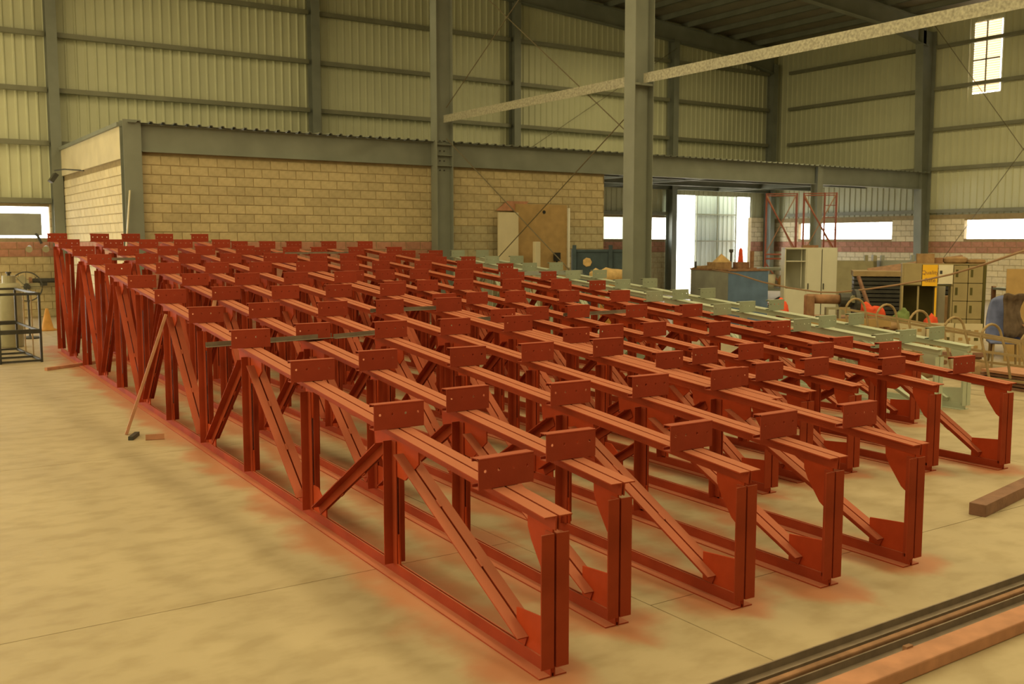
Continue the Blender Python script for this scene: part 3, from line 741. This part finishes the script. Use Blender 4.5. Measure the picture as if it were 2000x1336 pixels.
on_top('cardboard_box', 'open brown box lying on top of the blue and grey cabinet', .15, .55, lambda m_: m_.box(-.25, .2, -.15, .2, 0, .16), 'brownsack', 'box')
on_top('paper_bundle', 'crumpled tan paper on the box on top of the cabinet', .18, .58, lambda m_: m_.add([(-.2, -.1, .16), (.2, -.12, .16), (.15, .15, .16), (-.15, .15, .16), (0, 0, .36)], [(0, 1, 4), (1, 2, 4), (2, 3, 4), (3, 0, 4), (3, 2, 1, 0)]), 'cloth', 'paper')
on_top('steel_bracket', 'rusty bracket standing at the right end of the cabinet top', .85, .3, lambda m_: m_.box(-.04, .03, -.03, .03, 0, .42).box(-.12, .1, -.05, .05, 0, .03), 'rust', 'bracket')
on_top('steel_bracket', 'slim dark bolt standing in the middle of the cabinet top', .4, .5, lambda m_: m_.lathe([(.05, 0), (.05, .03), (.022, .03), (.022, .38), (.05, .40), (.05, .46)], n=8), 'dark', 'bolt')
on_top('cardboard_box', 'reddish tray on the cabinet top beside the bracket', .65, .45, lambda m_: m_.box(-.16, .16, -.1, .1, 0, .16), 'rust', 'tray')
on_top('warning_cone', 'slim red spike rising from the tray on the cabinet top', .68, .52, lambda m_: m_.lathe([(.07, .16), (.045, .45), (.01, .5), (.006, .78)], n=8), 'redcloth', 'marker')
on_top('pipe_stub', 'small dark pipe stub at the left end of the cabinet top', -.0, 1.4, lambda m_: m_.tube([(0, 0, 0), (0, 0, .16)], .025, 8), 'dark', 'pipe')
on_top('tarp_fold', 'flat folded grey tarp on the left part of the cabinet top', .1, 1.2, lambda m_: m_.add([(-.1, -.4, 0), (.2, -.4, 0), (.2, .4, 0), (-.1, .4, 0), (-.05, -.3, .08), (.15, -.3, .05), (.12, .3, .03), (0, .3, .05)], [(0, 1, 5, 4), (1, 2, 6, 5), (2, 3, 7, 6), (3, 0, 4, 7), (4, 5, 6, 7), (3, 2, 1, 0)]), 'brownsack', 'tarp')

cb = thing('steel_cabinet', 'tall white steel cabinet with one open empty compartment', 'cabinet', (16.05, 13.3, 0), R(-40))
w0 = -.44
MB().box(-.47, -.45, -.02, .45, .05, 1.87).build('side_panel', 'cabinet', cb); MB().box(.53, .55, -.02, .45, .05, 1.87).build('side_panel', 'cabinet', cb)
MB().box(-.47, .55, .43, .45, .05, 1.87).build('back_panel', 'cabinet', cb); MB().box(-.47, .55, -.02, .45, 1.85, 1.88).build('top_panel', 'cabinet', cb); MB().box(-.47, .55, -.02, .45, .02, .06).build('plinth', 'cabinet', cb)
MB().box(-.06, -.03, -.02, .43, .06, 1.85).build('divider', 'cabinet', cb); MB().box(-.45, -.06, .0, .43, 1.60, 1.62).build('shelf', 'cabinet', cb)
MB().box(-.13, -.115, .1, .12, 1.08, 1.85).build('hanging_rail', 'cabinet', cb)
MB().box(-.45, -.05, -.035, -.02, .06, 1.06).build('door', 'cabinet', cb)
for x0 in (-.04, .26):
    dd = MB().box(x0, x0 + .285, -.035, -.02, .06, 1.85).build('door', 'cabinet', cb, bevel=.004)
    MB().box(x0 + .02, x0 + .04, -.05, -.035, 1.05, 1.17).build('handle', 'dark', dd)
MB().box(-.1, .2, .1, .3, 1.88, 1.93).build('top_tray', 'rust', cb)

# scaffold frames
def scaffold(label, p, q, z1, ladder):
    t = thing('scaffold_frame', label, 'scaffold', (p[0], p[1], 0), math.atan2(q[1] - p[1], q[0] - p[0]), 'red scaffold frames')
    L_ = math.hypot(q[0] - p[0], q[1] - p[1])
    for dy in (0, 1.2):
        for x in (0, L_): MB().tube([(x, dy, 0), (x, dy, z1)], .02, 8).build('standard', 'scaf', t)
        for z in (z1 - .02, z1 / 2, z1 / 2 - .12, .25): MB().tube([(0, dy, z), (L_, dy, z)], .015, 6).build('ledger', 'scaf', t)
    MB().tube([(0, 0, z1 / 2), (L_, 1.2, z1)], .014, 6).tube([(L_, 0, z1 / 2), (0, 1.2, z1)], .014, 6).build('cross_brace', 'rust', t)
    MB().tube([(0, 0, .3), (0, 1.2, z1 / 2)], .014, 6).tube([(L_, 1.2, .3), (L_, 0, z1 / 2)], .014, 6).build('cross_brace', 'rust', t)
    MB().tube([(0, 0, z1 - .1), (L_, 0, z1 / 2 + .1)], .022, 6).tube([(0, 0, z1 / 2 - .2), (L_, 0, .3)], .022, 6).build('diagonal_tube', 'scaf', t)
    if ladder:
        for k in range(9): MB().tube([(L_ - .3, 0, .4 + k * .32), (L_, 0, .4 + k * .32)], .012, 6).build('rung', 'scaf', t)
        MB().tube([(L_ - .3, 0, 0), (L_ - .3, 0, z1)], .022, 8).build('standard', 'scaf', t)
scaffold('left red scaffold frame below the mezzanine beam', (20.81, 18.73), (21.34, 18.13), 3.30, False)
scaffold('right red scaffold frame with ladder rungs beside the thin post', (21.45, 18.0), (21.98, 17.35), 3.30, True)

# work rack between cabinet and box
rk = thing('parts_rack', 'grey steel rack of loose parts behind the white cabinet', 'rack', (19.4, 16.4, 0), R(-38))
for (x, y) in ((-.9, 0), (.9, 0), (-.9, .7), (.9, .7)): MB().box(x - .04, x + .04, y - .04, y + .04, 0, 1.35).build('leg', 'steel', rk)
for z in (.35, .8, 1.3): MB().box(-.95, .95, -.05, .75, z, z + .06).build('shelf', 'steel', rk)
def on_rack(name, label, dx, dy, z, b_, m, cat, smooth=False):
    rz = R(-38); o = b_(MB()).build(name, m, None, smooth); o.location = (19.4 + dx * cos(rz) - dy * sin(rz), 16.4 + dx * sin(rz) + dy * cos(rz), z); o.rotation_euler[2] = rz; tag(o, label, cat)
on_rack('sack', 'orange brown sack on the middle rack shelf', -.25, .2, .86, lambda m_: m_.lathe([(.12, 0), (.2, .08), (.19, .22), (.1, .36), (.05, .38)], n=12), 'orange', 'sack', True)
on_rack('bucket', 'dusty white bucket on the middle rack shelf', -.65, .2, .86, lambda m_: m_.lathe([(.13, 0), (.17, .34), (.16, .34)], n=14), 'white', 'bucket', True)
on_rack('gear_motor', 'dark motor lump on the middle rack shelf', .35, .2, .86, lambda m_: m_.tube([(-.2, 0, .16), (.2, 0, .16)], .15, 12).tube([(.2, 0, .16), (.34, 0, .16)], .05, 8), 'dark', 'motor')
on_rack('angle_plate', 'rusty block on the top rack shelf', .3, .3, 1.36, lambda m_: m_.box(-.12, .12, -.1, .1, 0, .14).box(-.05, .05, -.05, .05, .14, .26), 'rust', 'block')
on_rack('cloth_heap', 'dark cloth heap on the low rack shelf', -.2, .3, .41, lambda m_: m_.lathe([(.45, 0), (.4, .1), (.2, .22), (.05, .25)], n=12), 'jacket', 'cloth', True)
for k, (x0, y0, lb, m) in enumerate(((19.6, 14.9, 'grey steel bin with corner posts beyond the white cabinet', 'tank'), (20.7, 14.4, 'bluish steel bin with corner posts right of the grey bin', 'bluegrey'))):
    t = thing('steel_bin', lb, 'bin', (x0, y0, 0), R(-38), 'stackable steel bins')
    MB().box(-.5, .5, 0, .02, .25, 1.55).build('side', m, t); MB().box(-.5, .5, .78, .8, .25, 1.55).build('side', m, t)
    MB().box(-.5, -.48, .02, .78, .25, 1.55).build('side', m, t); MB().box(.48, .5, .02, .78, .25, 1.55).build('side', m, t); MB().box(-.48, .48, .02, .78, .25, .3).build('base', m, t)
    for (x, y) in ((-.5, 0), (.42, 0), (-.5, .72), (.42, .72)): MB().box(x, x + .08, y, y + .08, 0, 1.68).build('corner_post', m, t)

# cut-off saw on bench
be = thing('work_bench', 'low brown bench under the cut off saw behind the green truss', 'bench', (12.95, 10.2, 0), R(-38))
MB().box(-.95, .75, -.4, .45, .76, .82).build('bench_top', 'rust', be)
MB().box(-.95, .75, -.43, -.4, .70, .82).build('front_edge', 'ply', be)
for (x, y) in ((-.9, -.36), (.68, -.36), (-.9, .36), (.68, .36)): MB().box(x, x + .07, y, y + .07, 0, .76).build('leg', 'rust', be)
sw = thing('cutoff_saw', 'brown cut off saw machine lying on the bench', 'saw', (12.72, 10.05, .82), R(-38))
MB().box(-.42, -.30, -.12, .12, 0, .36).build('end_bracket', 'rust', sw, bevel=.02)
MB().tube([(-.40, 0, .30), (.10, 0, .29)], .075, 14).build('barrel', 'rust', sw, True)
MB().tube([(.10, 0, .28), (.28, 0, .28)], .11, 14).build('motor', 'dark', sw)
MB().tube([(.30, -.05, .24), (.36, -.05, .24)], .21, 20).build('blade_guard', 'dark', sw)
MB().tube([(.29, -.09, .3), (.29, -.13, .3)], .06, 10).build('hub', 'tank', sw)
MB().box(-.12, .1, -.12, .02, .14, .17).box(-.12, -.09, -.12, .02, 0, .14).box(.07, .1, -.12, .02, 0, .14).build('stand', 'tank', sw)
MB().tube([(.33, -.12, .0), (.33, -.12, .24)], .022, 8).box(.24, .42, -.16, -.08, 0, .02).build('clamp', 'tank', sw)
def rag(label, x, y, z, s, m, seed):
    random.seed(seed); bm = bmesh.new(); bmesh.ops.create_icosphere(bm, subdivisions=3, radius=1)
    for v in bm.verts:
        c = v.co.copy()
        k = 1 + .16 * sin(c.x * 4 + seed) * cos(c.y * 3.3 + seed * 2) + .10 * sin(c.x * 9 - c.y * 7 + seed) + random.uniform(-.03, .03)
        hz = max(0, c.z + .25) / 1.25
        v.co = Vector((c.x * s[0] * k, c.y * s[1] * k, s[2] * hz * (1 + .18 * sin(c.x * 5 + seed * 3) + .1 * cos(c.y * 8))))
    me = bpy.data.meshes.new('cloth_heap'); bm.to_mesh(me); bm.free(); me.materials.append(M[m])
    for p in me.polygons: p.use_smooth = True
    o = put('cloth_heap', me, None, (x, y, z), (0, 0, seed)); tag(o, label, 'cloth')
rag('bright red cloth at the left end of the saw bench', 12.28, 10.72, .84, (.24, .13, .24), 'redcloth', 1)
rag('bright red cloth hanging right of the saw', 13.36, 9.86, .82, (.20, .12, .20), 'redcloth', 2)
rag('green cloth bundle beside the brown sacking', 14.45, 10.02, .68, (.15, .13, .20), 'green2', 3)
rag('dark red cloth right of the green bundle', 14.78, 9.72, .58, (.12, .11, .22), 'redcloth', 4)
rag('brown sacking heaped under the green bundle', 14.1, 10.28, .58, (.50, .22, .16), 'brownsack', 5)
lw = thing('low_table', 'low rusty table carrying the sacking and cloth bundles', 'table', (14.3, 10.15, 0), R(-38))
MB().box(-.8, .8, -.3, .3, .52, .58).build('table_top', 'rust', lw)
for (x, y) in ((-.75, -.28), (.68, -.28), (-.75, .2), (.68, .2)): MB().box(x, x + .06, y, y + .06, 0, .52).build('leg', 'rust', lw)

# ladder safety cage lying along the green truss
cg = thing('ladder_cage', 'dusty tan ladder safety cage of bent hoops lying beside the green truss', 'cage', (12.25, 9.45, 0), -R(-2) + pi)
def cagez(s): return 1.16 - .115 * s
for k in range(7):
    s = .52 * k; zt = cagez(s); pts = []
    lean = .12
    pts.append((-.02, s + lean * 1.2, .18))
    pts.append((0, s + lean * .5, zt * .6))
    for j in range(9):
        a = pi * j / 8; pts.append((-.17 + .17 * cos(a), s + .012 * j, zt - .16 + .16 * sin(a)))
    pts.append((-.37, s + .18, zt * .5)); pts.append((-.38, s + .22, .2))
    MB().tube(pts, .017, 7).build('hoop', 'cage', cg)
for (x, z0, dz) in ((.0, 1.02, -.105), (.0, .68, -.05), (-.02, .25, -.01), (-.36, .92, -.1), (-.38, .45, -.03)):
    mb = MB(); w = .05
    mb.sweep([(-.005, -.016), (.005, -.016), (.005, .016), (-.005, .016)], (x, -.1, z0), (x, 3.5, z0 + dz * 3.5), (1, 0, 0), (0, 0, 1)); mb.build('rail', 'cage', cg)

# locker bank with the sign
lk = thing('locker_bank', 'tan steel locker bank with a yellow sign and open left bay', 'locker', (15.45, 10.75, 0), R(-52))
D_ = .45; Hh = 1.60
MB().box(0, .03, 0, D_, .04, Hh).build('side_panel', 'locker', lk); MB().box(1.30, 1.35, 0, D_, .04, Hh).build('side_panel', 'olive', lk)
MB().box(.55, .58, 0, D_, .04, Hh).build('divider', 'locker', lk); MB().box(.80, .83, 0, D_, .04, Hh).build('divider', 'locker', lk)
MB().box(0, 1.35, 0, D_, Hh, Hh + .02).build('top_panel', 'locker', lk)
MB().box(0, .58, D_ - .02, D_, .04, Hh).build('back_panel', 'olive', lk); MB().box(.83, 1.35, D_ - .02, D_, .04, Hh).build('back_panel', 'olive', lk)
MB().box(0, .83, 0, D_, Hh - .37, Hh - .35).build('shelf', 'olive', lk)
MB().box(.26, .29, .02, .05, .04, Hh - .37).build('upright', 'locker', lk)
MB().box(0.03, .32, -.012, 0, Hh - .35, Hh).build('door', 'locker', lk)
sg = MB().box(.33, .575, -.016, -.006, Hh - .37, Hh).build('sign_panel', 'yellow', lk)
MB().box(.59, .82, -.014, 0, Hh - .33, Hh).build('paper_notice', 'white', lk)
MB().box(.61, .65, -.017, -.014, Hh - .16, Hh - .1).build('stencil_mark', 'dark', lk)
for txt, z in (('Quality', Hh - .165), ('Gate', Hh - .30)):
    cu = bpy.data.curves.new('lettering', 'FONT'); cu.body = txt; cu.size = .095; cu.align_x = 'CENTER'; cu.extrude = .001
    to = bpy.data.objects.new('tmp', cu); COL.objects.link(to); bpy.context.view_layer.update()
    me = bpy.data.meshes.new_from_object(to.evaluated_get(bpy.context.evaluated_depsgraph_get())); bpy.data.objects.remove(to)
    me.materials.clear(); me.materials.append(M['rust'])
    o = put('lettering', me, sg, (.4525, -.0185, z), (R(90), 0, 0))
for c in range(2):
    for r_ in range(5):
        z1 = Hh - .01 - r_ * .31; x0 = .835 + c * .235
        dd = MB().box(x0, x0 + .225, -.015, 0, z1 - .30, z1).build('door', 'locker', lk, bevel=.004)
        MB().box(x0 + .03, x0 + .07, -.018, -.014, z1 - .2, z1 - .07).build('number_plate', 'olive', dd)
MB().box(.54, .57, -.02, -.005, .2, Hh - .4).build('yellow_tape', 'yellow', lk)
def on_lock(name, label, dx, dy, b_, m, cat, smooth=False, dz=1.62):
    rz = R(-52); o = b_(MB()).build(name, m, None, smooth); o.location = (15.45 + dx * cos(rz) - dy * sin(rz), 10.75 + dx * sin(rz) + dy * cos(rz), dz); o.rotation_euler[2] = rz; tag(o, label, cat)
on_lock('grinding_disc', 'large dusty round disc lying on top of the locker bank', .87, .22, lambda m_: m_.lathe([(.17, 0), (.2, .03), (.2, .09), (.15, .12), (.05, .12), (.04, .10)], n=20), 'brownsack', 'disc', False)
on_lock('grinding_disc', 'smaller round disc right of the large one on the locker top', 1.20, .12, lambda m_: m_.lathe([(.12, 0), (.15, .03), (.14, .07), (.03, .08)], n=18), 'brownsack', 'disc')
on_lock('cardboard_carton', 'brown carton on the left of the locker top', .38, .2, lambda m_: m_.box(-.14, .14, -.14, .14, 0, .17), 'brownsack', 'box')
on_lock('steel_tray', 'open dark tray between carton and disc on the locker top', .56, .25, lambda m_: m_.box(-.05, .1, -.12, .12, 0, .1), 'rust', 'tray')
on_lock('flat_bar', 'dark flat bars lying at the right of the locker top', 1.2, .33, lambda m_: m_.box(-.25, .12, -.02, .02, 0, .02).box(-.2, .1, .04, .08, 0, .05), 'dark', 'bar')

# dark profile stack behind the lockers
pf = thing('profile_stack', 'stack of long dark roof profiles lying left of the locker bank', 'stack', (16.9, 12.35, 0), R(-50))
for k in range(13): MB().box(-.4, 1.7, .01 * (k % 2), .9, .25 + k * .082, .25 + k * .082 + .062).build('profile', 'profile', pf)
for x in (-.3, .5, 1.4): MB().box(x, x + .1, 0, .9, 0, .25).build('bearer', 'wood', pf)
MB().box(-.42, 1.7, -.04, 1.0, 1.32, 1.42).build('cover_plank', 'cage', pf)
o = MB().box(-.9, .9, 0, .03, 0, .5).build('rusty_sheet', 'rust'); o.location = (17.6, 11.9, 1.43); o.rotation_euler = (R(-70), R(-9), R(-50)); tag(o, 'dark rusty sheet tilted on top of the profile stack', 'sheet')
lbar('steel_prop', 'brownish steel prop leaning on the dark profile stack', 'prop', (15.25, 10.9, 0), (15.55, 11.75, 1.35), .05, .05, 'wood')

# blue chair with jacket
ch = thing('plastic_chair', 'faded blue plastic chair with a dark jacket at the right edge', 'chair', (15.0, 8.6, 0), R(-52))
bmc = bmesh.new()
nx, nz = 10, 10
grid = [[bmc.verts.new(((i / nx - .5) * (.50 - .16 * (j / nz) ** 3), -.07 * (2 * i / nx - 1) ** 2 + .14 * j / nz + .05, .48 + .68 * j / nz - .07 * (2 * i / nx - 1) ** 2 * (j / nz) ** 2)) for i in range(nx + 1)] for j in range(nz + 1)]
for j in range(nz):
    for i in range(nx): bmc.faces.new((grid[j][i], grid[j][i + 1], grid[j + 1][i + 1], grid[j + 1][i]))
me = bpy.data.meshes.new('backrest'); bmc.to_mesh(me); bmc.free(); me.materials.append(M['chairblue'])
for p in me.polygons: p.use_smooth = True
o = put('backrest', me, ch); md = o.modifiers.new('solid', 'SOLIDIFY'); md.thickness = .02
MB().box(-.24, .24, -.40, .06, .44, .475).build('seat', 'chairblue', ch, bevel=.015)
for (x, y) in ((-.2, -.36), (.2, -.36), (-.2, .02), (.2, .02)): MB().tube([(x, y, 0), (x * .9, y, .44)], .016, 8).build('leg', 'cage', ch)
MB().tube([(.25, -.3, .45), (.28, -.26, .68), (.26, .0, .72), (.22, .06, .74)], .014, 6).build('armrest', 'rust', ch)
bmc = bmesh.new(); g = []
for j in range(9):
    g.append([bmc.verts.new((.02 + (i / 6 - .15) * (.25 + .05 * sin(j)), -.02 - .03 * sin(i * 2.1 + j * .4) + .14 * j / 8 - (.10 * ((j - 7) if j > 7 else 0)), .52 + .66 * j / 8 + .015 * sin(i * 1.7))) for i in range(7)])
for j in range(8):
    for i in range(6): bmc.faces.new((g[j][i], g[j][i + 1], g[j + 1][i + 1], g[j + 1][i]))
me = bpy.data.meshes.new('jacket'); bmc.to_mesh(me); bmc.free(); me.materials.append(M['jacket'])
for p in me.polygons: p.use_smooth = True
o = put('jacket', me, None, (14.97, 8.56, 0), (0, 0, R(-52))); md = o.modifiers.new('solid', 'SOLIDIFY'); md.thickness = .02
tag(o, 'dark jacket hung over the blue chair back', 'jacket')

# remaining right-edge bits
o = MB().box(-.28, .8, 0, .03, 0, 1.55).build('brown_board', 'ply'); o.location = (16.3, 9.0, 0); o.rotation_euler = (R(-4), 0, R(-50)); tag(o, 'brown board standing at the right frame edge behind the chair', 'board')
sh = thing('open_shelving', 'rusty open shelving of scrap behind the chair at the right edge', 'shelving', (17.7, 9.05, 0), R(-35))
for (x, y) in ((-1.0, 0), (1.2, 0), (-1.0, .6), (1.2, .6)): MB().box(x, x + .06, y, y + .06, 0, 1.2).build('leg', 'rust', sh)
for z in (.2, .55, .85, 1.14): MB().box(-1.0, 1.26, 0, .66, z, z + .04).build('shelf', 'rust' if z < 1 else 'bluegrey', sh)
lbar('scrap_plate', 'rusty plate leaning upright on the shelving at the right', 'plate', (17.1, 9.7, 1.18), (17.75, 9.35, 1.66), .3, .03, 'wood')
lbar('scrap_plate', 'dark plate leaning the other way on the shelving at the right', 'plate', (18.35, 8.95, 1.18), (17.85, 9.3, 1.64), .3, .03, 'rust')
rag('bright blue plastic bundle seen through the gap in the lockers', 17.3, 10.75, 1.0, (.26, .2, .36), 'brightblue', 7)
o = MB().box(-.3, .3, -.2, .2, 0, 1.0).build('blue_bundle_stand', 'brownsack', bevel=.02); o.location = (17.3, 10.75, 0); tag(o, 'brown carton carrying the bright blue bundle behind the lockers', 'box')
o = MB().box(-.12, .12, -.1, .1, 0, 1.25).build('white_can_stack', 'white', bevel=.02); o.location = (16.5, 10.75, 0); tag(o, 'white upright carton seen in the locker gap', 'box')
for k, (x, y, z, lb) in enumerate(((13.85, 9.42, .62, 'cream perforated plate left of the others behind the cage'), (14.10, 9.10, .58, 'cream perforated plate in the middle behind the cage'), (14.35, 8.78, .52, 'cream perforated plate furthest right behind the cage'))):
    t = thing('perforated_plate', lb, 'plate', (x, y, .30), R(-42), 'cream perforated plates')
    MB().box(-.2, .2, 0, .03, 0, .44).build('sheet', 'cream', t)
    for a in range(3):
        for c in range(3): MB().box(-.15 + a * .115, -.09 + a * .115, -.004, 0, .06 + c * .12, .105 + c * .12).build('slot', 'ply' if (a + c) % 3 else 'olive', t)
pr = thing('plate_stand', 'dark low stand carrying the cream perforated plates', 'stand', (14.10, 9.10, 0), R(-52))
MB().box(-.66, .66, -.1, .2, .24, .30).build('board', 'wood', pr)
for x in (-.6, .5): MB().box(x, x + .1, -.05, .2, 0, .24).build('leg', 'wood', pr)
ss = thing('sheet_stack', 'low stack of dusty red steel sheets on the floor at the right', 'stack', (13.75, 7.1, 0), R(-10))
for k in range(5): MB().box(-.75 + .03 * (k % 2), 1.4, -.5, .75 - .04 * k, k * .05, k * .05 + .035).build('steel_sheet', 'barred' if k == 4 else 'wood', ss)
rag('brown sacking heap on the floor beyond the sheet stack', 13.55, 8.2, 0, (.24, .2, .30), 'brownsack', 8)
rag('reddish netting heap on the floor beyond the green trusses', 13.2, 8.85, 0, (.26, .2, .36), 'brownsack', 9)
for x, y, a, L_, lb in ((14.9, 9.5, 1.0, .8, 'rusty pipe lying on the floor below the low table'), (13.0, 9.25, 1.9, .5, 'rusty pipe lying by the ladder cage'), (14.0, 7.95, .2, .8, 'rusty pipe lying behind the sheet stack')):
    o = MB().tube([(x, y, .036), (x + L_ * cos(a), y + L_ * sin(a), .036)], .035, 8).build('scrap_pipe', 'rust'); tag(o, lb, 'pipe')
o = MB().tube([(16.45, 16.36, 1.36),(15.96, 15.15, 1.31),(15.58, 14.08, 1.18),(14.8, 12.69, 1.13),(14.35, 11.67, 1.11),(14.16, 11.12, 1.13),(14.07, 10.41, 1.22),(14.09, 9.87, 1.31),(14.15, 9.43, 1.4),(14.09, 8.96, 1.5),(13.72, 8.24, 1.66),(13.11, 7.29, 1.88)], .016, 6).build('hanging_cable', 'rope', None, True)
tag(o, 'dusty cable sagging across the clutter from the blue cabinet to the right edge', 'cable')
